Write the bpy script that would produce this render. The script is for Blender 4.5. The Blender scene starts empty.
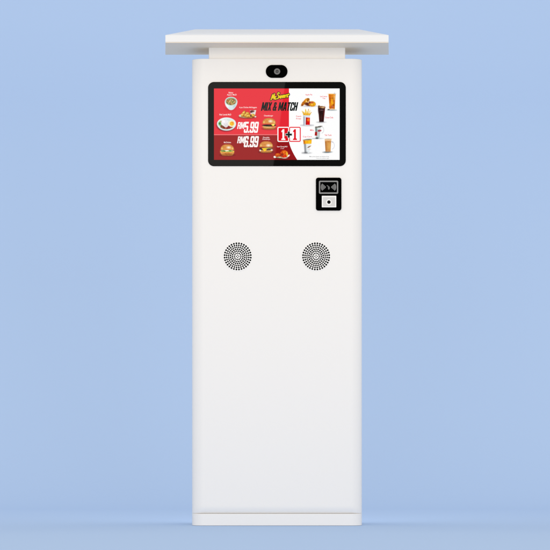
import bpy, bmesh, math, random
import numpy as np
from mathutils import Vector, Matrix
random.seed(4)
rng = np.random.default_rng(7)
S = bpy.context.scene
C = S.collection
R = math.radians

# ------------------------------------------------------------------ measures
U = 0.00442            # metres per photo pixel at the kiosk's front face
YF = -0.15             # y of the kiosk's front face
D = 13.0               # camera distance from that face
CZ = 0.5               # camera height
HP = 525.8 - CZ / U    # eye level, in photo pixels
def P(px, py, y=YF):
    s = (y - (YF - D)) / D
    return Vector(((px - 277.0) * U * s, y, CZ + (HP - py) * U * s))

# ------------------------------------------------------------------ camera
cd = bpy.data.cameras.new('camera'); cam = bpy.data.objects.new('camera', cd); C.objects.link(cam)
cam.location = (0, YF - D, CZ); cam.rotation_euler = (R(90), 0, 0)
W = 550 * U
cd.sensor_width = 36; cd.lens = 36 * D / W
cd.shift_x = (275 - 277) / 550; cd.shift_y = (HP - 275) / 550
cd.clip_start = 0.1; cd.clip_end = 200
S.camera = cam
S.render.resolution_x = S.render.resolution_y = 1024

# ------------------------------------------------------------------ world and lamps
w = bpy.data.worlds.new('World'); S.world = w; w.use_nodes = True
w.node_tree.nodes['Background'].inputs[0].default_value = (1, 0.945, 0.87, 1)
w.node_tree.nodes['Background'].inputs[1].default_value = 0.92
S.view_settings.view_transform = 'Standard'; S.view_settings.look = 'None'
S.view_settings.exposure = 0; S.view_settings.gamma = 1
def area(name, loc, sx, sy, radiance, roll=0, color=(1, 0.94, 0.87), aim=(0, 0, 1.2)):
    l = bpy.data.lights.new(name, 'AREA'); l.shape = 'RECTANGLE'; l.size = sx; l.size_y = sy
    l.energy = radiance * math.pi * sx * sy; l.color = color
    o = bpy.data.objects.new(name, l); C.objects.link(o); o.location = loc
    d = Vector(aim) - Vector(loc)
    o.rotation_euler = (d.to_track_quat('-Z', 'Y').to_matrix() @ Matrix.Rotation(roll, 3, 'Z')).to_euler()
    return o
# the left softbox's inner edge mirrors in the screen glass, slightly tilted
area('softbox', (-2.235, YF - 13.0, 2.95), 4.5, 4.4, 4.1, roll=R(-7))
area('softbox', (3.6, YF - 12.6, 2.6), 4.4, 4.4, 4.0)

# added overhead fill, out of view, evening the brightness of the paper sweep
area('added_backdrop_wash', (0, 0.7, 6.4), 8.0, 1.2, 1.5, aim=(0, 3.2, 0.6))
# added fill hidden behind the kiosk, brightening the lower paper
area('hidden_backdrop_fill', (0, 0.24, 1.0), 0.6, 1.8, 1.3, aim=(0, 4.0, 0.7))

# ------------------------------------------------------------------ materials
def lin(c):
    return tuple(((v / 255) / 12.92 if v / 255 <= 0.04045 else ((v / 255 + 0.055) / 1.055) ** 2.4) for v in c)
def mat(name, col, rough=0.5, spec=0.5, metal=0.0, bump=0.0, bscale=900, coat=0.0):
    m = bpy.data.materials.new(name); m.use_nodes = True; nt = m.node_tree
    b = nt.nodes['Principled BSDF']
    b.inputs['Base Color'].default_value = (*col, 1); b.inputs['Roughness'].default_value = rough
    b.inputs['Specular IOR Level'].default_value = spec; b.inputs['Metallic'].default_value = metal
    b.inputs['Coat Weight'].default_value = coat
    if bump:
        tc = nt.nodes.new('ShaderNodeTexCoord'); n = nt.nodes.new('ShaderNodeTexNoise')
        n.inputs['Scale'].default_value = bscale; n.inputs['Detail'].default_value = 3
        bp = nt.nodes.new('ShaderNodeBump'); bp.inputs['Strength'].default_value = bump; bp.inputs['Distance'].default_value = 0.001
        nt.links.new(tc.outputs['Object'], n.inputs['Vector']); nt.links.new(n.outputs['Fac'], bp.inputs['Height'])
        nt.links.new(bp.outputs[0], b.inputs['Normal'])
    return m
MIRROR = 0.0045          # anti-reflection coated cover glass
def glassy(m, gain=MIRROR):
    nt = m.node_tree; b = nt.nodes['Principled BSDF']; out = nt.nodes['Material Output']
    g = nt.nodes.new('ShaderNodeBsdfGlossy'); g.inputs['Color'].default_value = (gain, gain, gain, 1); g.inputs['Roughness'].default_value = 0.012
    a = nt.nodes.new('ShaderNodeAddShader'); nt.links.new(b.outputs[0], a.inputs[0]); nt.links.new(g.outputs[0], a.inputs[1]); nt.links.new(a.outputs[0], out.inputs[0])
    return m
def emis(name, srgb, gain=1.0):
    m = glassy(mat(name, (0.001, 0.001, 0.001), 0.12, GL))
    b = m.node_tree.nodes['Principled BSDF']
    b.inputs['Emission Color'].default_value = (*lin(srgb), 1); b.inputs['Emission Strength'].default_value = gain
    return m
GL = 0.0
WHITE = mat('white_powder_coat', (0.85, 0.845, 0.84), 0.42, 0.3, bump=0.08, bscale=700)
FASCIA = mat('white_gloss_coat', (0.775, 0.795, 0.825), 0.3, 0.3, bump=0.05, bscale=500)
GREY = mat('grey_soffit_paint', (0.86, 0.76, 0.625), 0.6, 0.3, bump=0.08)
GLASSBLACK = glassy(mat('black_screen_glass', (0.0012, 0.0014, 0.0014), 0.10, GL))
BLACKP = mat('black_plastic', (0.0015, 0.0015, 0.0015), 0.35, 0.0, bump=0.05)
HOLE = mat('speaker_void', (0.006, 0.006, 0.006), 0.9, 0.05)
LENSM = mat('lens_glass', (0.02, 0.02, 0.022), 0.08, 0.6)
LENSR = mat('lens_ring_metal', (0.13, 0.13, 0.13), 0.4, 0.4)
ICON = mat('grey_print', (0.26, 0.26, 0.26), 0.6, 0.2)
ICOND = mat('dark_grey_print', (0.15, 0.15, 0.15), 0.6, 0.2)
SCANW = mat('white_scanner_frame', (0.86, 0.86, 0.86), 0.4, 0.4)
SCANG = mat('grey_scanner_window', (0.60, 0.60, 0.60), 0.3, 0.4)
BLUE = mat('blue_studio_paper', (0.422, 0.572, 0.83), 0.9, 0.0)
def vcol_mat():
    m = glassy(mat('menu_picture_ink', (0.001, 0.001, 0.001), 0.12, GL))
    nt = m.node_tree; a = nt.nodes.new('ShaderNodeVertexColor'); a.layer_name = 'ink'
    b = nt.nodes['Principled BSDF']; nt.links.new(a.outputs[0], b.inputs['Emission Color'])
    b.inputs['Emission Strength'].default_value = 1
    return m
INK = vcol_mat()

# ------------------------------------------------------------------ helpers
def link(name, me, m, parent=None, smooth=False):
    o = bpy.data.objects.new(name, me); C.objects.link(o)
    for mm in (m if isinstance(m, (list, tuple)) else [m]): me.materials.append(mm)
    if parent: o.parent = parent
    if smooth:
        for p in me.polygons: p.use_smooth = True
        me.set_sharp_from_angle(angle=R(32))
        wn = o.modifiers.new('normals', 'WEIGHTED_NORMAL'); wn.keep_sharp = True; wn.weight = 100; wn.mode = 'FACE_AREA'
    return o
def bm_obj(name, bm, m, parent=None, smooth=False):
    bmesh.ops.recalc_face_normals(bm, faces=bm.faces)
    me = bpy.data.meshes.new(name); bm.to_mesh(me); bm.free()
    return link(name, me, m, parent, smooth)
def rrect(x0, x1, z0, z1, r, n=10):
    pts = []
    for cx, cz, a0 in ((x1 - r, z1 - r, 0), (x0 + r, z1 - r, 90), (x0 + r, z0 + r, 180), (x1 - r, z0 + r, 270)):
        for i in range(n + 1):
            a = R(a0 + 90 * i / n); pts.append((cx + r * math.cos(a), cz + r * math.sin(a)))
    return pts
def rings(bm, loops, cap0=True, cap1=True):
    vs = [[bm.verts.new(p) for p in l] for l in loops]
    n = len(vs[0])
    for a, b in zip(vs, vs[1:]):
        for i in range(n):
            bm.faces.new((a[i], a[(i + 1) % n], b[(i + 1) % n], b[i]))
    if cap0: bm.faces.new(vs[0])
    if cap1: bm.faces.new(vs[-1])
def inset(pts, d):
    cx0, cx1 = min(p[0] for p in pts), max(p[0] for p in pts)
    cz0, cz1 = min(p[1] for p in pts), max(p[1] for p in pts)
    sx = (cx1 - cx0 - 2 * d) / (cx1 - cx0); sz = (cz1 - cz0 - 2 * d) / (cz1 - cz0)
    mx, mz = (cx0 + cx1) / 2, (cz0 + cz1) / 2
    return [((x - mx) * sx + mx, (z - mz) * sz + mz) for x, z in pts]
def slab(name, pts, y_back, y_front, m, parent, bev=0.0015):
    """a plate facing the camera with a rounded front arris; pts in x,z"""
    bm = bmesh.new(); loops = [[(x, y_back, z) for x, z in pts], [(x, y_front + bev, z) for x, z in pts]]
    for k in (1, 2, 3):
        a = R(30 * k); q = inset(pts, bev * (1 - math.cos(a)))
        loops.append([(x, y_front + bev * (1 - math.sin(a)), z) for x, z in q])
    rings(bm, loops)
    return bm_obj(name, bm, m, parent, True)
def flat(name, polys, y, m, parent, t=0.0003):
    """thin printed layer: polygons in x,z, extruded by t towards the camera"""
    bm = bmesh.new()
    for pts in polys: rings(bm, [[(x, y, z) for x, z in pts], [(x, y - t, z) for x, z in pts]])
    return bm_obj(name, bm, m, parent)
def xz(px, py, y=YF):
    v = P(px, py, y); return (v.x, v.z)
def rr_px(x0, y0, x1, y1, r, n=8):
    a = xz(x0, y1); b = xz(x1, y0); return rrect(a[0], b[0], a[1], b[1], r * U, n)
def circ(px, py, r, n=40):
    c = xz(px, py); return [(c[0] + r * U * math.cos(2 * math.pi * i / n), c[1] + r * U * math.sin(2 * math.pi * i / n)) for i in range(n)]

# ------------------------------------------------------------------ the setting: a seamless paper sweep
FB = 2.2; RC = 2.4; HW = 6.0
bm = bmesh.new()
rows = []
for i in range(13):
    y = -2.7 + (FB + 2.7) * i / 12; rows.append([bm.verts.new((x, y, 0)) for x in (-HW, 0, HW)])
for a, b in zip(rows, rows[1:]):
    for i in range(2): bm.faces.new((a[i], a[i + 1], b[i + 1], b[i]))
fl = bm_obj('floor', bm, BLUE, None, True); fl['kind'] = 'structure'; fl['label'] = 'pale blue seamless studio floor under the kiosk'
bm = bmesh.new(); rows = []
prof = [(FB + RC * math.sin(R(a)), RC - RC * math.cos(R(a))) for a in range(0, 91, 3)] + [(FB + RC, z) for z in (3.2, 4.5, 6.5)]
for y, z in prof: rows.append([bm.verts.new((x, y, z)) for x in (-HW, 0, HW)])
for a, b in zip(rows, rows[1:]):
    for i in range(2): bm.faces.new((a[i], a[i + 1], b[i + 1], b[i]))
bd = bm_obj('backdrop', bm, BLUE, None, True); bd['kind'] = 'structure'; bd['label'] = 'plain pale blue studio backdrop behind the kiosk'

# ------------------------------------------------------------------ the kiosk
K = bpy.data.objects.new('ordering_kiosk', None); C.objects.link(K); K.location = (0, 0, 0); K.empty_display_size = 0.2
K['label'] = 'tall white self-service ordering kiosk with canopy, red and white menu screen and two speakers'
K['category'] = 'kiosk'

hw = 85.2 * U; yb = YF + 0.30
def column(name, z0, z1, half, yf, yback, r, rb, fb, ft, m):
    """rounded upright box; the bottom front arris is eased by fb, the top by ft"""
    def sec(d, e=None): return rrect2(-half + (d if e is None else e), half - (d if e is None else e), yf + d, yback - (d if e is None else e), max(r - d, .004), max(rb - d, .003))
    loops = []
    for k in range(8):
        a = R(90 * k / 7); loops.append([(x, y, z0 + fb * (1 - math.cos(a))) for x, y in sec(.45 * fb * (1 - math.sin(a)), 0.0)])
    for k in range(4):
        a = R(90 * k / 3); loops.append([(x, y, z1 - ft * (1 - math.sin(a))) for x, y in sec(ft * (1 - math.cos(a)))])
    bm = bmesh.new(); rings(bm, loops); return bm_obj(name, bm, m, K, True)
def rrect2(x0, x1, y0, y1, rf, rb, n=14):
    pts = []
    for cx, cy, a0, r in ((x1 - rb, y1 - rb, 0, rb), (x0 + rb, y1 - rb, 90, rb), (x0 + rf, y0 + rf, 180, rf), (x1 - rf, y0 + rf, 270, rf)):
        for i in range(n + 1):
            a = R(a0 + 90 * i / n); pts.append((cx + r * math.cos(a), cy + r * math.sin(a)))
    return pts
zs = P(0, 513.6).z
body = column('body', zs, P(0, 58.7).z, hw, YF, yb, 0.052, 0.02, 0.034, 0.0015, WHITE)
plinth = column('base_plinth', 0.001, zs - 0.0006, hw, YF - 0.0005, yb, 0.052, 0.02, 0.001, 0.0025, WHITE)
# seam joint
column('seam_joint', zs - 0.004, zs + 0.006, hw - 0.022, YF + 0.017, yb - 0.012, 0.03, 0.02, 0.0005, 0.0005, mat('seam_rubber_grey', (0.52, 0.54, 0.57), 0.7, 0.2))
# neck
nf = YF + 0.012
nx = 68.3 * U
n_ = column('neck', P(0, 58.7).z - 0.003, 2.121, nx, nf, YF + 0.25, 0.004, 0.004, 0.001, 0.001, WHITE)

# canopy
yf = YF - 0.163; ybk = YF + 0.268
zl = P(0, 42.0, yf).z; zt = P(0, 35.0, yf).z; zr = P(0, 29.3, yf + 0.12).z
xf = 111.6 * U * 0.98743; xb = 111.6 * U * 1.0219; xt = 81.8 * U * 0.99666
def quad(xa, ya, xb_, yb_, z): return [(-xa, ya, z), (xa, ya, z), (xb_, yb_, z), (-xb_, yb_, z)]
bm = bmesh.new()
b1 = .0012
rings(bm, [
           quad(xf - b1, yf + b1, xb - b1, ybk - b1, zl),
           quad(xf, yf, xb, ybk, zl + b1), quad(xf, yf, xb, ybk, zt - b1),
           quad(xf - b1, yf + b1, xb - b1, ybk - b1, zt),
           quad(xt, yf + .12, xt, ybk - .10, zr)])
can = bm_obj('canopy', bm, FASCIA, K, True)
can['label'] = 'wide white canopy with low sloping top'
bm = bmesh.new()
k = .0004
rings(bm, [quad(xf - k, yf + k, xb - k, ybk - k, zl - .003), quad(xf - k, yf + k, xb - k, ybk - k, zl - .0002)])
sof = bm_obj('soffit_panel', bm, GREY, can); sof['label'] = 'grey panel under the canopy'

# ------------------------------------------------------------------ screen
ysb = YF + 0.004; ys = YF - 0.0035
scr = slab('screen', rr_px(208.1, 82.0, 345.8, 166.2, 5.8), ysb, ys, GLASSBLACK, K, 0.0016)
scr['label'] = 'black framed landscape menu screen'
RED_GLARE = emis('menu_red_glare', (232, 50, 62)); RED2 = emis('menu_red_plain', (229, 36, 50)); DRED_GLARE = emis('menu_dark_red_glare', (154, 24, 26)); DRED2 = emis('menu_dark_red_plain', (148, 14, 20))  # first and third are the same reds with screen glare painted in
PINK = emis('menu_pink_line', (240, 118, 120)); WH = emis('menu_white', (254, 254, 254)); LWH = emis('lettering_white', (252, 246, 244))
BK = emis('lettering_black', (14, 26, 27)); YEL = emis('lettering_yellow', (240, 208, 24)); LRED = emis('lettering_red', (228, 30, 44)); BRED = emis('box_red', (226, 12, 28)); BRED2 = emis('box_border_red', (236, 48, 62)); LGR = emis('lettering_grey', (135, 135, 135)); CPT = emis('caption_white', (250, 225, 222)); CPR = emis('caption_red', (236, 70, 84))
def pl(pts): return [xz(*p) for p in pts]
bmats = [RED_GLARE, RED2, DRED_GLARE, DRED2, PINK, WH]
bm = bmesh.new()
def face(pts, mi, y=0.0):
    f = bm.faces.new([bm.verts.new((q[0], ys - 0.0002 - y, q[1])) for q in pl(pts)]); f.material_index = mi
sx = lambda y: 284.6 + (275.3 - 284.6) * (y - 88.6) / (159.9 - 88.6)  # slanted edge of the glare painted into the reds
curve = [(289.0, 88.6), (289.0, 141)] + [(289.0 + 8.2 * t ** 1.5, 141 + 18.9 * t) for t in [i / 14 for i in range(1, 15)]]
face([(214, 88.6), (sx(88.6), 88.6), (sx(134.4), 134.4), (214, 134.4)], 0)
face([(214, 135.2), (sx(135.2), 135.2), (sx(159.9), 159.9), (214, 159.9)], 2)
face([(214, 134.4), (sx(134.4), 134.4), (289, 134.4), (289, 135.2), (214, 135.2)], 4)
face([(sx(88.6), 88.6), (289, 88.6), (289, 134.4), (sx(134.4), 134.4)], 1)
face([(sx(135.2), 135.2), (289, 135.2)] + curve[1:] + [(sx(159.9), 159.9)], 3)
face([(339.6, 88.6)] + curve + [(339.6, 159.9)], 5)
for f in list(bm.faces):
    if f.normal.y > 0: f.normal_flip()
r = bmesh.ops.extrude_face_region(bm, geom=list(bm.faces))
me = bpy.data.meshes.new('display'); 
bmesh.ops.translate(bm, vec=(0, 0.0, 0), verts=bm.verts)
bmesh.ops.delete(bm, geom=[f for f in bm.faces if f not in set(x for x in r['geom'] if isinstance(x, bmesh.types.BMFace))], context='FACES')
bm.normal_update()
for f in bm.faces:
    if f.normal.y > 0: f.normal_flip()
bm.to_mesh(me); bm.free()
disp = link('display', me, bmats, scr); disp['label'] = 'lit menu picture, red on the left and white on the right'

def text(s, x0, y0, x1, y1, m, name, bold=0.0, shear=0.0, lay=0.0008, parent=scr, rot=0.0, grow=0.0):
    cu = bpy.data.curves.new('t', 'FONT'); cu.body = s; cu.shear = shear; cu.offset = bold; cu.resolution_u = 4; cu.fill_mode = 'FRONT'
    cu.space_character = 1 + bold * 2.2 if bold else 1
    o = bpy.data.objects.new('t', cu); C.objects.link(o); bpy.context.view_layer.update()
    me = bpy.data.meshes.new_from_object(o.evaluated_get(bpy.context.evaluated_depsgraph_get()))
    bpy.data.objects.remove(o)
    co = np.array([v.co[:] for v in me.vertices]); mn = co.min(0); mx = co.max(0)
    a = xz(x0, y1); b = xz(x1, y0); g = grow * U
    ax, az, bx, bz = a[0] - g, a[1] - g, b[0] + g, b[1] + g
    cx, cz = (ax + bx) / 2, (az + bz) / 2
    for v in me.vertices:
        X = ax + (v.co.x - mn[0]) / (mx[0] - mn[0]) * (bx - ax); Z = az + (v.co.y - mn[1]) / (mx[1] - mn[1]) * (bz - az)
        X -= cx; Z -= cz
        v.co = (cx + X * math.cos(rot) - Z * math.sin(rot), ys - lay, cz + X * math.sin(rot) + Z * math.cos(rot))
    me.materials.clear()
    me.name = name
    return link(name, me, m, parent)
def curve_plate(name, outer, holes, y, t, m, parent):
    cu = bpy.data.curves.new('c', 'CURVE'); cu.dimensions = '2D'; cu.fill_mode = 'BOTH'; cu.extrude = t / 2
    for l in [outer] + holes:
        s = cu.splines.new('POLY'); s.points.add(len(l) - 1); s.use_cyclic_u = True
        for q, (x, z) in zip(s.points, l): q.co = (x, z, 0, 1)
    o = bpy.data.objects.new('c', cu); C.objects.link(o); bpy.context.view_layer.update()
    me = bpy.data.meshes.new_from_object(o.evaluated_get(bpy.context.evaluated_depsgraph_get())); bpy.data.objects.remove(o)
    for v in me.vertices: v.co = (v.co.x, y - t / 2 - v.co.z, v.co.y)
    me.materials.clear(); me.flip_normals(); me.name = name
    return link(name, me, m, parent)

M_ = [[(0,0),(0,1),(.3,1),(.5,.45),(.7,1),(1,1),(1,0),(.75,0),(.75,.55),(.57,.1),(.43,.1),(.25,.55),(.25,0)]]
GLY = {'M': (1.28, M_), 'I': (.36, [[(0,0),(0,1),(1,1),(1,0)]]), ' ': (.3, []), '.': (.3, [[(0,0),(0,.17),(1,.17),(1,0)]]),
 'X': (1.02, [[(0,0),(.33,.5),(.02,1),(.35,1),(.5,.68),(.65,1),(.98,1),(.67,.5),(1,0),(.67,0),(.5,.32),(.33,0)]]),
 'A': (1.02, [[(0,0),(.28,1),(.72,1),(1,0),(.69,0),(.65,.2),(.35,.2),(.31,0)], [(.39,.38),(.61,.38),(.5,.84)]]),
 'T': (.92, [[(.33,0),(.33,.82),(0,.82),(0,1),(1,1),(1,.82),(.67,.82),(.67,0)]]),
 'C': (.92, [[(1,.36),(1,.1),(.85,0),(.15,0),(0,.1),(0,.9),(.15,1),(.85,1),(1,.9),(1,.64),(.66,.64),(.66,.83),(.34,.83),(.34,.17),(.66,.17),(.66,.36)]]),
 'H': (.98, [[(0,0),(0,1),(.34,1),(.34,.6),(.66,.6),(.66,1),(1,1),(1,0),(.66,0),(.66,.41),(.34,.41),(.34,0)]]),
 '&': (1.1, [[(.2,0),(.55,0),(.68,.1),(.76,0),(1,0),(.84,.25),(1,.48),(.78,.5),(.70,.4),(.57,.55),(.74,.70),(.74,.9),(.58,1),(.26,1),(.1,.88),(.1,.68),(.2,.55),(0,.4),(0,.12)], [(.33,.68),(.33,.84),(.5,.84),(.5,.7),(.42,.62)], [(.27,.2),(.27,.36),(.36,.42),(.52,.22),(.46,.15),(.33,.15)]]),
 'R': (1, [[(0,0),(0,1),(.8,1),(1,.88),(1,.55),(.86,.46),(1,.36),(1,0),(.68,0),(.68,.34),(.6,.4),(.32,.4),(.32,0)], [(.32,.56),(.32,.84),(.68,.84),(.68,.56)]]),
 '5': (1, [[(0,1),(.97,1),(.97,.83),(.32,.83),(.32,.65),(.85,.65),(1,.55),(1,.1),(.85,0),(.15,0),(0,.1),(0,.32),(.32,.32),(.32,.16),(.68,.16),(.68,.49),(0,.49)]]),
 '9': (1, [[(0,.9),(.15,1),(.85,1),(1,.9),(1,.1),(.85,0),(.15,0),(0,.1),(0,.3),(.32,.3),(.32,.16),(.68,.16),(.68,.40),(.15,.40),(0,.5)], [(.32,.56),(.32,.84),(.68,.84),(.68,.56)]])}
GLY['6'] = (1, [[(1 - x, 1 - y) for x, y in l] for l in GLY['9'][1]])
def block(s, x0, y0, x1, y1, m, name, shear=.15, gap=.14, lay=.0012, fat=.32):
    """heavy condensed lettering, every glyph an outline filled flat"""
    H = y1 - y0; adv = sum(GLY[c][0] for c in s) + gap * (len(s) - 1); k = (x1 - x0 - shear * H) / adv
    bm = bmesh.new(); x = x0
    for c in s:
        w_, loops = GLY[c]
        if loops:
            ll = [[xz(x + (px * w_ * k) + shear * H * py, y1 - py * H) for px, py in l] for l in loops]
            for q, dx in enumerate((-fat / 2, fat / 2)):
                l2 = [[(a + dx * U, b) for a, b in l] for l in ll]
                o = curve_plate('g', l2[0], l2[1:], ys - lay - q * .0003, .0002, m, None); bm.from_mesh(o.data); me = o.data; bpy.data.objects.remove(o); bpy.data.meshes.remove(me)
        x += (w_ + gap) * k
    me = bpy.data.meshes.new(name); bm.to_mesh(me); bm.free(); return link(name, me, m, scr)
def strokes(lines, x0, y0, sx_, sy_, wd, m, name, lay):
    """brush lettering: polylines of round-ended strokes, y up"""
    bm = bmesh.new(); n_ = 0
    for ln in lines:
        for (ax, ay), (bx, by) in zip(ln, ln[1:]):
            A = Vector(xz(x0 + ax * sx_, y0 - ay * sy_)); B = Vector(xz(x0 + bx * sx_, y0 - by * sy_)); an = math.atan2((B - A).y, (B - A).x); r = wd * U / 2
            pts = [(B.x + r * math.cos(an + R(t)), B.y + r * math.sin(an + R(t))) for t in range(-90, 91, 30)] + [(A.x + r * math.cos(an + R(t)), A.y + r * math.sin(an + R(t))) for t in range(90, 271, 30)]
            bm.faces.new([bm.verts.new((x, ys - lay - n_ * 8e-6, z)) for x, z in reversed(pts)]); n_ += 1
    bm.normal_update()
    for f in bm.faces:
        if f.normal.y > 0: f.normal_flip()
    me = bpy.data.meshes.new(name); bm.to_mesh(me); bm.free(); return link(name, me, m, scr)
block('MIX & MATCH', 261.0, 102.3, 298.2, 110.9, BK, 'headline_lettering', .2, .13)
LOGO = [[(0,-.1),(1.7,3.6),(1.9,1.0),(3.4,4.2),(3.2,.4)], [(5.2,2.1),(4.4,2.3),(4.0,1.2),(4.5,.3),(5.3,.7)], [(8.6,4.6),(7.3,5.0),(6.7,3.9),(7.8,2.6),(7.4,1.1),(6.2,.7)],
        [(10.0,2.7),(9.0,2.7),(8.7,1.5),(9.6,1.2),(10.1,2.7),(10.0,1.2)], [(10.9,3.0),(11.4,1.4),(12.2,3.1)], [(12.6,2.2),(13.5,2.6),(13.2,3.3),(12.5,2.6),(12.7,1.6),(13.6,1.7)], [(14.2,3.3),(14.3,1.8)], [(14.3,2.8),(15.3,3.4)], [(17.3,3.7),(16.1,3.6),(16.1,2.9),(17.0,2.6),(16.6,1.9),(15.7,2.1)], [(17.9,4.1),(18.1,3.6)]]
strokes(LOGO, 271.0, 99.9, .99, 1.42, 2.35, BK, 'logo_outline', .0010)
strokes(LOGO, 271.0, 99.9, .99, 1.42, 1.0, YEL, 'logo_lettering', .0016)
for dy, n in ((0, '5.99'), (14.35, '6.99')):
    block('RM', 237.2, 122.2 + dy, 244.9, 129.0 + dy, LWH, 'currency_lettering', .16, .12, .0012, fat=.10)
    block(n, 243.7, 121.9 + dy, 259.0, 132.9 + dy, LWH, 'price_lettering', .13, .12, .0016, fat=.2)
caps = [('Bubur', 228.7, 91.9, 233.3, 93.6, CPT), ('Ayam McD', 227.0, 94.0, 236.6, 96.1, CPT), ('4 pcs Chicken McNuggets', 239.2, 106.7, 256.8, 108.6, CPT),
        ('Nasi Lemak McD', 219.4, 113.8, 231.2, 115.5, CPT), ('Cheeseburger', 264.0, 115.0, 273.1, 116.9, CPT), ('McChicken', 223.9, 141.7, 231.0, 143.2, CPT),
        ('Double', 263.0, 136.9, 269.4, 138.3, CPT), ('Cheeseburger', 262.3, 138.7, 270.2, 140.2, CPT), ('Ayam Goreng McD', 276.9, 146.0, 287.4, 147.7, CPT), ('(1 pc)', 280.7, 148.0, 283.9, 149.2, CPT),
        ('Apple Pie', 305.4, 94.0, 312.2, 95.9, CPR), ('French', 296.2, 115.6, 301.3, 117.1, CPR), ('Fries', 296.2, 118.0, 301.1, 119.5, CPR), ('Iced Lemon', 320.1, 95.8, 327.2, 97.2, CPR), ('Tea', 322.4, 97.8, 325.3, 99.1, CPR),
        ('Coca-Cola', 325.1, 116.7, 333.2, 118.4, CPR), ('Milo', 310.1, 129.4, 313.8, 131.0, CPR), ('Cup Corn', 302.9, 136.0, 311.8, 137.8, CPR), ('Teh Tarik', 324.6, 134.4, 331.6, 136.1, CPR),
        ('Menu prices shown are inclusive of tax', 309.5, 156.0, 329.0, 157.5, LGR), ('Terms and conditions apply', 316.0, 157.9, 329.0, 159.1, LGR)]
for s, a, b, c, d, m in caps: text(s, a, b, c, d, m, 'caption_lettering', bold=.02 if m is not LGR else .01)

# the "1+1" boxes
def boxed(x0, border, fill, digit):
    o = flat('offer_box', [rr_px(x0, 126.9, x0 + 11.8, 142.0, 1.6)], ys - .0004, border, scr)
    f = bmesh.new(); 
    a = x0 + 1.05
    flat('offer_panel', [rr_px(x0 + 1.05, 127.95, x0 + 10.75, 140.95, .5)], ys - .0008, fill, scr)
    c = x0 + 5.95
    pts = [(c - .95, 140 - 1.6), (c - .95, 132.0), (c - 1.9, 132.4), (c - 1.9, 131.1), (c - .5, 129.3), (c + .95, 129.3), (c + .95, 138.4), (c + 2.0, 138.9), (c + 2.0, 140.1), (c - 2.0, 140.1), (c - 2.0, 138.9)]
    flat('offer_digit', [pl(pts)], ys - .0012, digit, scr); f.free()
boxed(277.4, LWH, BRED, LWH); boxed(289.0, BRED2, WH, BRED)
def plus(c, d, h, t): return pl([(c - t, d - h), (c + t, d - h), (c + t, d - t), (c + h, d - t), (c + h, d + t), (c + t, d + t), (c + t, d + h), (c - t, d + h), (c - t, d + t), (c - h, d + t), (c - h, d - t), (c - t, d - t)])
flat('plus_outline', [plus(288.8, 134.7, 3.5, 1.3)], ys - .0013, emis('plus_rim', (200, 210, 205)), scr)
flat('plus_sign', [plus(288.8, 134.7, 3.0, .85)], ys - .0017, BK, scr)

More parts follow.
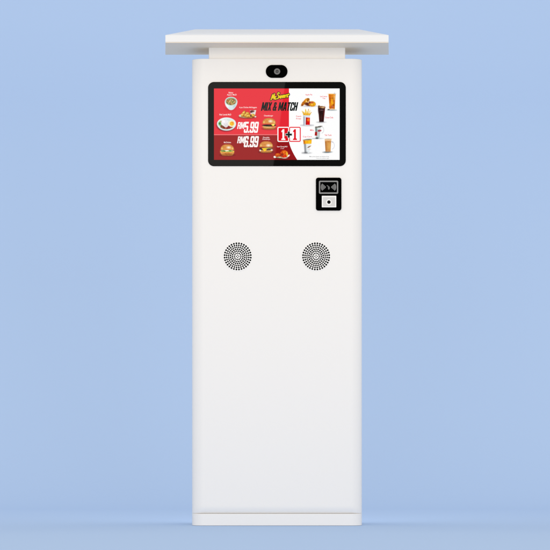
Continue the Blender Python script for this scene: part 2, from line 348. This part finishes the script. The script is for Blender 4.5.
# ------------------------------------------------------------------ menu pictures (each a finely divided printed patch)
RES = 5
class Pic:
    def __init__(s, x0, y0, x1, y1, bg):
        s.x0, s.y0, s.x1, s.y1 = x0, y0, x1, y1
        nx, ny = int((x1 - x0) * RES), int((y1 - y0) * RES)
        s.X, s.Y = np.meshgrid(np.linspace(x0, x1, nx), np.linspace(y0, y1, ny))
        s.c = np.ones((ny, nx, 3)) * np.array(bg, float); s.a = np.zeros((ny, nx)); s.m = None
        g = rng.random((ny // 3 + 3, nx // 3 + 3)); yi = np.linspace(0, g.shape[0] - 2.001, ny); xi = np.linspace(0, g.shape[1] - 2.001, nx)
        a, b = np.floor(yi).astype(int), np.floor(xi).astype(int); fy, fx = (yi - a)[:, None], (xi - b)[None]
        s.n = (g[np.ix_(a, b)] * (1 - fy) + g[np.ix_(a + 1, b)] * fy) * (1 - fx) + (g[np.ix_(a, b + 1)] * (1 - fy) + g[np.ix_(a + 1, b + 1)] * fy) * fx - .5
    def blend(s, mask, col, noise=0, alpha=True):
        if s.m is not None: mask = mask * s.m
        col = np.array(col, float)[None, None] + s.n[..., None] * noise
        s.c = s.c * (1 - mask[..., None]) + col * mask[..., None]
        if alpha: s.a = np.maximum(s.a, mask)
        return mask
    def ell(s, cx, cy, rx, ry, col, soft=.35, rot=0, noise=0, op=1):
        r = math.radians(rot); dx, dy = s.X - cx, s.Y - cy
        u, v = (dx * math.cos(r) + dy * math.sin(r)) / rx, (-dx * math.sin(r) + dy * math.cos(r)) / ry
        d = (np.sqrt(u * u + v * v) - 1) * min(rx, ry)
        return s.blend(np.clip(.5 - d / soft, 0, 1) * op, col, noise)
    def poly(s, pts, col, soft=.35, noise=0, op=1):
        # convex polygon, clockwise in picture coordinates
        d = np.full(s.X.shape, -9.0); n = len(pts)
        A = sum(pts[i][0] * pts[(i + 1) % n][1] - pts[(i + 1) % n][0] * pts[i][1] for i in range(n)); sg = 1 if A > 0 else -1
        for i in range(n):
            (ax, ay), (bx, by) = pts[i], pts[(i + 1) % n]; L = math.hypot(bx - ax, by - ay)
            d = np.maximum(d, sg * ((by - ay) * (s.X - ax) - (bx - ax) * (s.Y - ay)) / L)
        return s.blend(np.clip(.5 - d / soft, 0, 1) * op, col, noise)
    def build(s, name, label=None, lay=.0005):
        ny, nx = s.a.shape; a = xz(s.x0, s.y0); b = xz(s.x1, s.y1)
        xs = np.linspace(a[0], b[0], nx); zs_ = np.linspace(a[1], b[1], ny)
        co = np.zeros((ny, nx, 3)); co[..., 0] = xs[None]; co[..., 2] = zs_[:, None]; co[..., 1] = ys - lay
        keep = s.a > .03; idx = np.arange(ny * nx).reshape(ny, nx)
        k = keep[:-1, :-1] | keep[1:, :-1] | keep[:-1, 1:] | keep[1:, 1:]
        q = np.stack([idx[1:, :-1], idx[1:, 1:], idx[:-1, 1:], idx[:-1, :-1]], -1)[k]
        used, inv = np.unique(q, return_inverse=True); q = inv.reshape(-1, 4)
        me = bpy.data.meshes.new(name); me.from_pydata(co.reshape(-1, 3)[used].tolist(), [], q.tolist())
        c = np.clip(s.c.reshape(-1, 3)[used], 0, 255) / 255; l = np.where(c <= .04045, c / 12.92, ((c + .055) / 1.055) ** 2.4)
        at = me.color_attributes.new('ink', 'FLOAT_COLOR', 'POINT')
        at.data.foreach_set('color', np.concatenate([l, np.ones((len(l), 1))], 1).astype(np.float32).ravel())
        o = link(name, me, INK, scr)
        if label: o['label'] = label
        return o
R1, R3, R4, WB = (232, 50, 62), (154, 24, 26), (148, 14, 20), (254, 254, 254)  # picture grounds; the first two carry the painted glare

# bowl of porridge
p = Pic(223.5, 94.5, 238.5, 112, R1)
p.ell(230.2, 108.5, 4.6, 2.2, (190, 25, 40), 2.5, op=.6)
for i in range(16):
    t = i / 15; p.ell(231.1, 101.6 + 6.0 * t, 6.1 - 2.9 * t ** 2.2, 3.2 - .6 * t, (225 - 8 * t, 238 - 6 * t, 240 - 4 * t), .5)
p.ell(227.2, 105.2, 1.5, 2.6, (250, 254, 255), 1.2, -20, op=.8); p.ell(234.6, 105.5, 1.2, 3, (176, 205, 205), 1.4, 20, op=.7)
p.ell(231.1, 101.4, 6.1, 4.5, (214, 236, 232), .5); p.ell(231.1, 101.5, 5.3, 3.8, (130, 160, 140), .6); p.ell(231, 101.8, 4.9, 3.4, (178, 150, 92), .6, noise=60)
for i in range(46):
    a, r_ = rng.random() * 6.28, math.sqrt(rng.random()); cols = [(90, 130, 50), (196, 110, 50), (235, 205, 150), (120, 60, 30), (70, 110, 60), (214, 160, 90)]
    p.ell(231 + 4.2 * r_ * math.cos(a), 101.8 + 2.8 * r_ * math.sin(a), .3 + .45 * rng.random(), .25 + .3 * rng.random(), cols[i % 6], .4, rng.random() * 180)
p.build('porridge_picture')
# nuggets
p = Pic(238, 107.5, 258, 120, R1)
p.ell(247.5, 117.2, 8.2, 1.6, (110, 40, 30), .9, op=.8); p.ell(240.8, 115.8, 1.9, 1.2, (214, 224, 196), .6); p.ell(246.5, 117, 6, 1.0, (180, 160, 120), .6)
p.poly([(250, 110.4), (256.2, 110.2), (254.8, 116.6), (251, 116.4)], (228, 228, 222)); p.ell(252.3, 111.4, 2.1, 1.1, (120, 70, 66), .6); p.ell(251.3, 112.0, 1.2, .9, (86, 34, 40), .5)
for cx, cy, rx, ry, ro in ((243.6, 113.3, 1.5, 3.1, 25), (242.4, 114.8, 1.6, 1.9, 10), (247.6, 113.6, 2.2, 1.7, 20), (245.6, 115.4, 2.1, 1.9, 0), (248.2, 116.0, 2.6, 1.7, -8), (252.8, 115.2, 2.3, 1.6, 15), (251, 117.2, 1.2, .8, 0)):
    p.ell(cx + .15, cy + .3, rx, ry, (150, 88, 26), .5, ro, noise=40); p.ell(cx, cy, rx * .86, ry * .85, (214, 158, 52), .5, ro, noise=90); p.ell(cx - .2, cy - .3, rx * .45, ry * .4, (246, 208, 104), .8, ro, noise=60)
p.ell(251, 115.9, .7, 1.1, (70, 50, 30), .5); p.ell(255.4, 116.8, .9, .7, (236, 236, 226), .5)
p.build('nuggets_picture')
# rice plate
p = Pic(215, 116, 238, 133, R1)
p.ell(226.0, 125.2, 9.6, 6.6, (120, 10, 30), 1.4, op=.75)
p.ell(226.6, 124.2, 9.5, 6.6, (196, 222, 222), .5); p.ell(226.5, 123.7, 9.4, 6.1, (232, 248, 248), .5); p.ell(226.5, 123.9, 8.2, 5.1, (214, 232, 226), .8)
p.m = np.clip(1.5 - np.sqrt(((p.X - 226.5) / 8.3) ** 2 + ((p.Y - 124) / 5.3) ** 2) * 1.3 + .6, 0, 1).clip(0, 1) * (((p.X - 226.5) / 8.4) ** 2 + ((p.Y - 124) / 5.4) ** 2 < 1)
p.ell(220.2, 123.2, 2.2, 3, (146, 190, 120), .9, noise=90); p.ell(219.8, 123.6, 1.0, 1.2, (50, 130, 54), .7); p.ell(221.4, 121.8, .8, .6, (206, 96, 70), .6)
p.ell(226.8, 127.6, 6.4, 1.8, (150, 60, 36), .7, noise=110); p.ell(222.4, 126.6, 2.1, 1.3, (120, 66, 34), .7, 20, noise=80); p.ell(228.4, 127.3, 2.6, 1.3, (140, 22, 24), .7, noise=40)
p.ell(224.9, 122.8, 3.7, 3.6, (238, 236, 240), .9, noise=28); p.ell(226, 125.4, 2.2, 2.1, (226, 222, 226), .8, noise=30); p.ell(223.6, 121.4, 1.7, 1.2, (252, 250, 254), .9)
p.ell(231.8, 123.7, 3.5, 3.3, (250, 240, 196), .8, noise=16); p.ell(231.9, 123.7, 2.1, 2.1, (244, 184, 40), .6); p.ell(232.6, 122.8, 1.1, .8, (240, 150, 50), .7); p.ell(231.3, 123.9, .8, .8, (252, 206, 30), .5)
p.m = None; p.ell(221.5, 119.9, 2.6, .5, (255, 255, 255), .8, -28, op=.7); p.ell(231.6, 119.5, 2.6, .45, (206, 240, 250), .8, 22, op=.8)
p.build('rice_plate_picture')
def burger(x0, y0, w_, h_, bg, kind):
    X_ = lambda t: x0 + w_ * t; Y_ = lambda t: y0 + h_ * t
    p = Pic(x0 - 1.5, y0 - 1, x0 + w_ + 1.5, y0 + h_ + 1.5, bg); cx = X_(.5)
    sh = tuple(v * .55 for v in bg); p.ell(cx, Y_(.93), w_ * .48, h_ * .1, sh, 1.2, op=.8)
    bun = lambda q, y1: [(X_(.04), Y_(.70)), (X_(.96), Y_(.70)), (X_(.95), Y_(.70 + (y1 - .70) * .6)), (X_(.86), Y_(y1 - .02)), (X_(.7), Y_(y1)), (X_(.3), Y_(y1)), (X_(.14), Y_(y1 - .02)), (X_(.05), Y_(.70 + (y1 - .70) * .6))]
    for i in range(5): p.poly(bun(1, .99 - .035 * i), (160 + 14 * i, 96 + 12 * i, 40 + 8 * i), .5, noise=18)
    p.ell(cx, Y_(.76), w_ * .42, h_ * .06, (240, 206, 140), .6, noise=20)
    if kind == 'beef':
        p.ell(cx, Y_(.66), w_ * .455, h_ * .09, (62, 34, 18), .5, noise=60); p.ell(X_(.3), Y_(.63), w_ * .28, h_ * .05, (36, 30, 16), .5, noise=40)
        p.poly([(X_(.64), Y_(.55)), (X_(.93), Y_(.58)), (X_(.80), Y_(.74))], (248, 220, 70)); p.ell(X_(.82), Y_(.56), w_ * .12, h_ * .05, (250, 238, 120), .5); p.ell(X_(.94), Y_(.62), w_ * .04, h_ * .06, (40, 20, 14), .4); p.ell(X_(.78), Y_(.75), w_ * .1, h_ * .03, (214, 60, 46), .5)
    elif kind == 'double':
        p.ell(cx, Y_(.70), w_ * .46, h_ * .1, (92, 50, 36), .5, noise=60); p.ell(X_(.12), Y_(.66), w_ * .09, h_ * .08, (44, 26, 40), .4); p.ell(X_(.06), Y_(.8), w_ * .05, h_ * .07, (250, 240, 230), .5)
        p.ell(X_(.6), Y_(.60), w_ * .33, h_ * .05, (150, 170, 70), .6, noise=60); p.poly([(X_(.18), Y_(.60)), (X_(.60), Y_(.62)), (X_(.50), Y_(.80)), (X_(.36), Y_(.88)), (X_(.28), Y_(.76))], (252, 206, 26)); p.ell(X_(.72), Y_(.69), w_ * .2, h_ * .035, (70, 40, 60), .5); p.ell(X_(.9), Y_(.76), w_ * .07, h_ * .06, (250, 236, 220), .6)
    else:
        p.ell(cx, Y_(.70), w_ * .45, h_ * .1, (224, 150, 60), .5, noise=40); p.ell(cx, Y_(.84), w_ * .36, h_ * .08, (170, 92, 28), .8, noise=60)
        p.ell(cx, Y_(.58), w_ * .48, h_ * .085, (186, 208, 120), .5, noise=70); p.ell(X_(.14), Y_(.58), w_ * .12, h_ * .06, (120, 170, 90), .5); p.ell(X_(.30), Y_(.59), w_ * .08, h_ * .05, (40, 100, 30), .5); p.ell(X_(.68), Y_(.57), w_ * .12, h_ * .05, (60, 140, 40), .5, 10)
        p.ell(X_(.47), Y_(.54), w_ * .16, h_ * .05, (250, 250, 232), .5); p.ell(X_(.03), Y_(.66), w_ * .06, h_ * .04, (250, 200, 50), .4); p.ell(X_(.95), Y_(.65), w_ * .06, h_ * .05, (250, 210, 60), .4)
    dome = lambda q, dy: [(cx + w_ * q * .49 * sx_ , Y_(.50 + dy - .47 * q * h)) for sx_, h in [(math.copysign(abs(math.cos(R(a))) ** .72, math.cos(R(a))), math.sin(R(a)) ** .9 if 0 < a < 180 else 0) for a in range(0, 181, 12)]]
    p.poly(dome(1, .01), (196, 120, 48), .5, noise=16)
    for q in range(1, 7): p.poly(dome(1 - .07 * q, -.012 * q), (200 + 5 * q, 124 + 6 * q, 52 + 5 * q), 1.2, noise=14, op=.6)
    p.ell(X_(.36), Y_(.30), w_ * .25, h_ * .10, (208, 128, 56), 1.6, op=.7, noise=20)
    p.ell(X_(.5), Y_(.46), w_ * .36, h_ * .035, (226, 134, 66), .8, op=.7); p.ell(X_(.60 if kind != 'double' else .66), Y_(.30 if kind != 'double' else .38), w_ * .13, h_ * .09, (255, 244, 230), 1.6, op=.9)
    p.ell(X_(.12), Y_(.38), w_ * .06, h_ * .09, (240, 206, 120), .9, op=.8); p.ell(X_(.88), Y_(.38), w_ * .06, h_ * .09, (244, 212, 130), .9, op=.8)
    p.build('burger_picture')
burger(262.3, 117.7, 13.6, 12.0, R1, 'beef'); burger(220.4, 144.0, 13.8, 12.0, R3, 'chicken'); burger(259.3, 140.9, 13.8, 12.1, R3, 'double')
# drumstick
p = Pic(272.5, 149, 291.5, 160, R4)
p.ell(282, 157.9, 6.5, 1.2, (70, 30, 26), 1, op=.8); p.ell(281, 157.3, 5.2, .8, (170, 180, 150), .7); p.ell(274.8, 157, 1.3, 1.1, (250, 250, 240), .5); p.ell(288.2, 156, 1.9, .9, (252, 244, 236), .6, -35); p.ell(284.5, 158, 2.6, .5, (240, 236, 226), .5)
p.ell(277.8, 155.1, 2.8, 1.8, (196, 76, 16), .6, -15, noise=60); p.ell(277.2, 154.2, 1.6, .7, (226, 110, 30), .6, noise=40)
p.ell(284, 154.1, 4.0, 3.7, (198, 62, 12), .6, -20, noise=90); p.ell(284.6, 152.3, 2.8, 1.8, (228, 106, 20), .9, 20, noise=60); p.ell(287, 154.1, .9, 2.3, (246, 190, 60), .8, -8, noise=30); p.ell(282.1, 154.8, 1.2, 1.5, (150, 44, 24), .8); p.ell(284.8, 156.4, 1.8, 1.0, (232, 56, 14), .8, noise=40); p.ell(279.9, 157.6, 1, .4, (246, 214, 120), .5)
p.build('fried_chicken_picture')
# pie / chicken
p = Pic(300.5, 96.5, 317.5, 108, WB)
p.ell(309.5, 106.2, 6, .8, (176, 176, 192), 1.3, op=.8)
p.ell(303.6, 103.2, 1.5, 3.6, (196, 112, 24), .6, 38, noise=70); p.ell(302.2, 105.3, .7, .6, (110, 40, 20), .5); p.ell(306.8, 100.5, 3.0, 2.0, (214, 134, 28), .6, -28, noise=90); p.ell(308.2, 99.2, 1.2, .9, (150, 84, 12), .6); p.ell(307.6, 100.8, .6, .5, (70, 34, 16), .5); p.ell(306.4, 101.7, .9, .8, (250, 208, 110), .6)
p.ell(308, 104.3, 3.6, 1.7, (110, 46, 16), .7, 12, noise=90); p.ell(307.4, 104.2, 1.4, .6, (70, 22, 28), .6)
p.ell(312.2, 104.0, 3.6, 2.7, (218, 140, 20), .6, 8, noise=60); p.ell(311.6, 102.6, 1.8, .8, (196, 84, 56), .8); p.ell(312.0, 104.5, 1.1, .9, (252, 196, 60), .8); p.ell(314.4, 104.2, 1, 1.5, (236, 176, 20), .8); p.ell(309.6, 102.6, .9, 1.2, (130, 56, 28), .8)
p.build('fried_pie_picture')
# fries
p = Pic(300, 107.5, 314, 127.5, WB)
p.ell(307.5, 125.4, 5.5, .7, (150, 150, 160), 1.3, op=.8)
p.poly([(303.2, 114.5), (310, 115.6), (309.8, 125.4), (303.5, 125.6)], (236, 240, 248)); p.poly([(303.1, 114.3), (304.9, 115.2), (304.6, 125.4), (303.4, 125.6)], (172, 174, 186)); p.poly([(305, 116.4), (306.2, 116.4), (306.0, 125.4), (304.6, 125.4)], (216, 228, 240))
for i, (bx, tx, ty) in enumerate(((304.2, 302.1, 111.0), (305.2, 305.5, 109.0), (304.8, 303.4, 111.8), (306.0, 305.9, 109.8), (306.6, 307.0, 111.4), (307.2, 308.6, 109.0), (307.8, 308.2, 110.8), (308.4, 310.0, 110.6), (309.2, 311.3, 112.2), (308.8, 310.6, 113.0), (306.4, 304.6, 112.2))):
    d_ = .38; col = [(236, 190, 60), (248, 212, 92), (222, 160, 34)][i % 3]
    p.poly([(bx - d_, 116), (tx - d_, ty), (tx + d_, ty), (bx + d_, 116)], col, .3, noise=30)
p.poly([(303.6, 113.4), (309.6, 113.4), (309.3, 115.8), (303.9, 115.8)], (238, 176, 44), .8, noise=50); p.poly([(303.4, 115.3), (309.8, 115.4), (309.8, 116.9), (303.4, 116.6)], (216, 226, 238), .6)
p.poly([(306.0, 117.5), (309.9, 117.8), (309.8, 125.0), (305.7, 124.8)], (222, 14, 16), .4); p.poly([(306.0, 117.5), (307.1, 117.6), (306.8, 124.9), (305.7, 124.8)], (170, 6, 10), .5); p.ell(308.3, 119.9, 1.2, 1.6, (244, 128, 26), .8)
p.build('fries_picture')
# iced tea glass
p = Pic(326.5, 92, 337, 112, WB)
p.ell(332, 110.2, 4.4, .55, (150, 160, 160), .8, op=.9); p.ell(328.6, 109.6, .9, .5, (70, 70, 66), .7)
p.poly([(328.5, 94.0), (335.5, 94.0), (334.7, 109.4), (329.5, 109.4)], (214, 124, 18), .4, noise=50)
for cx, cy, rx, ry, col in ((331.8, 96, 3, 1.6, (226, 132, 28)), (330, 99, .7, 3.5, (190, 80, 8)), (332.2, 102, 1.3, 3.2, (246, 172, 24)), (333.8, 100.8, .9, 1.4, (206, 104, 40)), (333.2, 98.4, 1.3, .6, (170, 100, 26)), (331.6, 107.2, 2.4, 1.6, (200, 92, 16)), (333.6, 105.3, .9, 1.1, (160, 76, 18)), (332.4, 106.8, .9, .8, (200, 100, 80)), (330.4, 105, .8, 1.8, (232, 130, 14)), (334.3, 97, .6, 3, (244, 190, 110))):
    p.ell(cx, cy, rx, ry, col, .9, noise=30)
p.ell(332, 94.1, 3.5, .35, (250, 196, 110), .5); p.ell(334.6, 93.6, .7, .5, (196, 196, 220), .5); p.ell(332, 109.0, 2.1, .5, (232, 196, 160), .6)
p.build('iced_tea_picture')
# cola glass
p = Pic(316, 104, 327, 124, WB)
p.ell(321, 122.3, 3.4, .6, (130, 130, 136), 1.1, op=.8)
p.poly([(318.0, 106.8), (325.2, 107.2), (323.7, 122.0), (319.2, 122.0)], (36, 10, 10), .4, noise=22)
p.ell(321.8, 107.2, 3.6, 1.1, (150, 100, 60), .5, 4, noise=40); p.ell(319.0, 106.4, 1.1, .9, (110, 76, 46), .5); p.ell(323.0, 107.6, 1.7, .8, (196, 160, 120), .6); p.ell(321.8, 110.2, 1.8, .5, (130, 100, 110), .8, op=.8)
p.ell(324.1, 112.5, .4, 4.4, (150, 40, 40), .7, 6, op=.8); p.ell(319.4, 117, .3, 3.4, (110, 40, 36), .6, -5, op=.8); p.ell(321.2, 118, .5, 2.2, (90, 44, 40), .7, op=.7); p.ell(323.2, 117.6, .4, 3, (76, 14, 14), .6); p.ell(318.2, 110, .35, 2.6, (96, 70, 76), .6, op=.8)
p.build('cola_picture')
# chocolate malt mug
p = Pic(312, 124.5, 326.5, 140.5, WB)
p.ell(316.6, 138.6, 4.6, .5, (150, 160, 160), .9, op=.8)
p.poly([(315.1, 127.0), (320.6, 126.6), (319.6, 138.4), (315.8, 138.4)], (196, 206, 206), .4, noise=12); p.poly([(315.1, 127.0), (317.1, 127.0), (317.0, 133), (315.3, 132)], (120, 140, 138), .7)
p.ell(319.4, 126.8, 2.8, .75, (110, 106, 100), .5, -10); p.ell(316.2, 127.4, 1.1, .9, (124, 118, 112), .5); p.ell(319.2, 128.5, 2.0, .6, (232, 238, 236), .6)
p.poly([(315.0, 132.0), (317.1, 132.0), (317.0, 135.8), (314.7, 135.6)], (170, 16, 14), .4); p.ell(319.6, 130.8, 1.8, .9, (176, 60, 72), .6, -8); p.ell(318.2, 131, .5, .5, (150, 20, 20), .4)
p.ell(317.0, 138.2, 1.4, .8, (70, 76, 76), .7)
for a in range(-75, 80, 10): p.ell(321.2 + 2.6 * math.cos(R(a)), 130 + 3.3 * math.sin(R(a)), .35, .4, (214, 216, 216), .4, op=.8)
p.build('malt_drink_picture')
# corn cup
p = Pic(301.5, 137.5, 314, 155.5, WB)
p.ell(305.8, 153.0, 4.0, .8, (140, 142, 146), 1.3, op=.85)
p.poly([(303.8, 143), (311.0, 143), (309.2, 153.2), (304.6, 153.2)], (232, 238, 240), .4, noise=10); p.poly([(303.8, 143), (305.9, 143), (306.4, 153.2), (304.6, 153.2)], (150, 152, 156), .9); p.ell(306, 152.6, 1.7, .7, (90, 92, 96), .8, op=.7)
p.poly([(303.2, 140.2), (311.7, 139.6), (311.4, 143.8), (303.7, 144.0)], (246, 178, 20), .4, noise=16); p.poly([(303.2, 140.2), (304.9, 140.2), (305.0, 143.9), (303.7, 144.0)], (206, 106, 14), .8); p.ell(309.6, 142.2, 1.5, 1.3, (254, 200, 34), .9)
p.ell(307.6, 139.6, 4.0, .6, (110, 122, 116), .5, -5); p.ell(306.6, 140.3, 2.4, .4, (206, 170, 120), .5)
p.ell(309.2, 146.8, 1.9, .5, (160, 110, 80), .5, -28); p.ell(308.6, 147.2, .8, .35, (110, 66, 40), .5, -28); p.ell(309.3, 149.5, 1.2, .3, (246, 214, 200), .6)
p.build('corn_cup_picture')
# milk tea mug
p = Pic(322, 137, 336, 154.5, WB)
p.ell(327.3, 152.2, 4.0, .8, (90, 104, 110), .9, -2, op=.9)
p.poly([(324.8, 139.4), (331.2, 139.4), (330.5, 151.8), (325.6, 151.8)], (212, 150, 76), .4, noise=20); p.poly([(325.0, 141), (326.2, 141), (326.5, 151.5), (325.6, 151.5)], (176, 110, 50), .7)
p.poly([(324.8, 139.2), (331.3, 139.2), (331.1, 141.3), (324.9, 141.3)], (234, 190, 140), .6, noise=20); p.ell(328, 138.9, 3.2, .45, (216, 204, 190), .5); p.ell(328.4, 141.6, 2, .5, (196, 120, 50), .6); p.ell(329.2, 146.4, 1.0, 3.4, (226, 172, 92), .9); p.ell(328.1, 151.0, 2.1, .7, (200, 150, 110), .6)
for a in range(-70, 75, 8): p.ell(331.4 + 3.0 * math.cos(R(a)), 145.6 + 3.7 * math.sin(R(a)), .3, .35, (206, 206, 220), .4, op=.7)
p.ell(332.2, 142.0, 1, .3, (150, 150, 170), .5, 15, op=.8)
p.build('milk_tea_picture')

# ------------------------------------------------------------------ camera module above the screen
cm = slab('camera_module', rr_px(265.8, 65.0, 287.5, 77.9, 6.4, 14), YF + .004, YF - .005, BLACKP, K, .002)
cm['label'] = 'black pill-shaped camera housing above the screen'
def lathe(name, px, py, prof, m, parent, n=40):
    c = P(px, py); bm = bmesh.new()
    rings(bm, [[(c.x + r * U * math.cos(2 * math.pi * i / n), y, c.z + r * U * math.sin(2 * math.pi * i / n)) for i in range(n)] for r, y in prof])
    return bm_obj(name, bm, m, parent, True)
y0 = YF - .005
lathe('lens_ring', 277.1, 71.6, [(3.1, y0 + .001), (3.1, y0 - .001), (2.8, y0 - .0016), (1.5, y0 - .0012), (1.3, y0 - .0002)], LENSR, cm)
lathe('lens', 277.1, 71.6, [(1.35, y0), (1.35, y0 - .0008), (1.1, y0 - .0016), (.7, y0 - .0022), (.25, y0 - .0025)], LENSM, cm)

# ------------------------------------------------------------------ card reader
cr = slab('card_reader', rr_px(315.9, 177.7, 341.4, 210.6, 2.4), YF + .004, YF - .006, BLACKP, K, .0018)
cr['label'] = 'black card and code reader below the screen'
yr = YF - .006
curve_plate('sign_frame', rr_px(318.9, 180.8, 338.2, 193.9, 1.3), [rr_px(320.2, 182.1, 336.9, 192.5, .6)], yr, .0006, ICON, cr)
def arc(cx, cy, r0, r1, a0, a1, n=12):
    return pl([(cx + r1 * math.cos(R(a0 + (a1 - a0) * i / n)), cy - r1 * math.sin(R(a0 + (a1 - a0) * i / n))) for i in range(n + 1)] +
              [(cx + r0 * math.cos(R(a1 + (a0 - a1) * i / n)), cy - r0 * math.sin(R(a1 + (a0 - a1) * i / n))) for i in range(n + 1)])
waves = []
for cx, mid in ((326.4, 180), (330.6, 0)):
    for r0 in (.9, 2.2, 3.5, 4.7): waves.append(arc(cx, 187.2, r0, r0 + .75, mid - 40, mid + 40))
flat('contactless_waves', waves[:4], yr, ICON, cr, .0005); flat('contactless_waves', waves[4:], yr, ICON, cr, .0005)
hand = [pl([(327.0, 185.2), (328.6, 186.2), (328.2, 186.9), (326.7, 185.9)]), pl([(327.9, 187.0), (329.3, 187.0), (329.9, 187.9), (329.1, 189.8), (328.2, 189.4)]), pl([(328.6, 186.1), (329.3, 186.5), (329.2, 187.1), (328.5, 186.9)])]
flat('hand_sign', hand, yr, ICOND, cr, .0005)
sc = slab('scanner_window', rr_px(321.8, 195.9, 336.2, 207.4, .3), yr + .002, yr - .002, SCANW, cr, .0004)
curve_plate('scanner_plate', rr_px(323.0, 197.2, 335.0, 206.4, .3), [circ(328.9, 202.2, 2.9)], yr - .002, .0006, SCANG, cr)
lathe('scanner_eye', 328.9, 202.2, [(1.75, yr - .001), (1.75, yr - .0026), (1.5, yr - .003), (.3, yr - .0027)], HOLE, cr)

# ------------------------------------------------------------------ speakers
def speaker(px, lab):
    s = lathe('speaker', px, 256.4, [(14.0, YF + .003), (14.0, YF - .0004)], HOLE, K, 64); s['label'] = lab
    holes = []
    for r_, n, ph, hr in ((1.25, 4, 0, .62), (3.3, 12, 0, .74), (5.3, 18, .5, .82), (7.2, 22, 0, .88), (9.15, 32, .5, .80), (11.1, 32, .5, .88), (13.1, 32, .5, .96)):
        for i in range(n):
            a = 2 * math.pi * (i + ph) / n + math.pi / 2
            holes.append(circ(px + r_ * math.cos(a), 256.4 - r_ * math.sin(a), hr, 12))
    curve_plate('speaker_grille', circ(px, 256.4, 14.4, 72), holes, YF - .0006, .0010, WHITE, s)
speaker(237.7, 'left round perforated speaker'); speaker(316.1, 'right round perforated speaker')
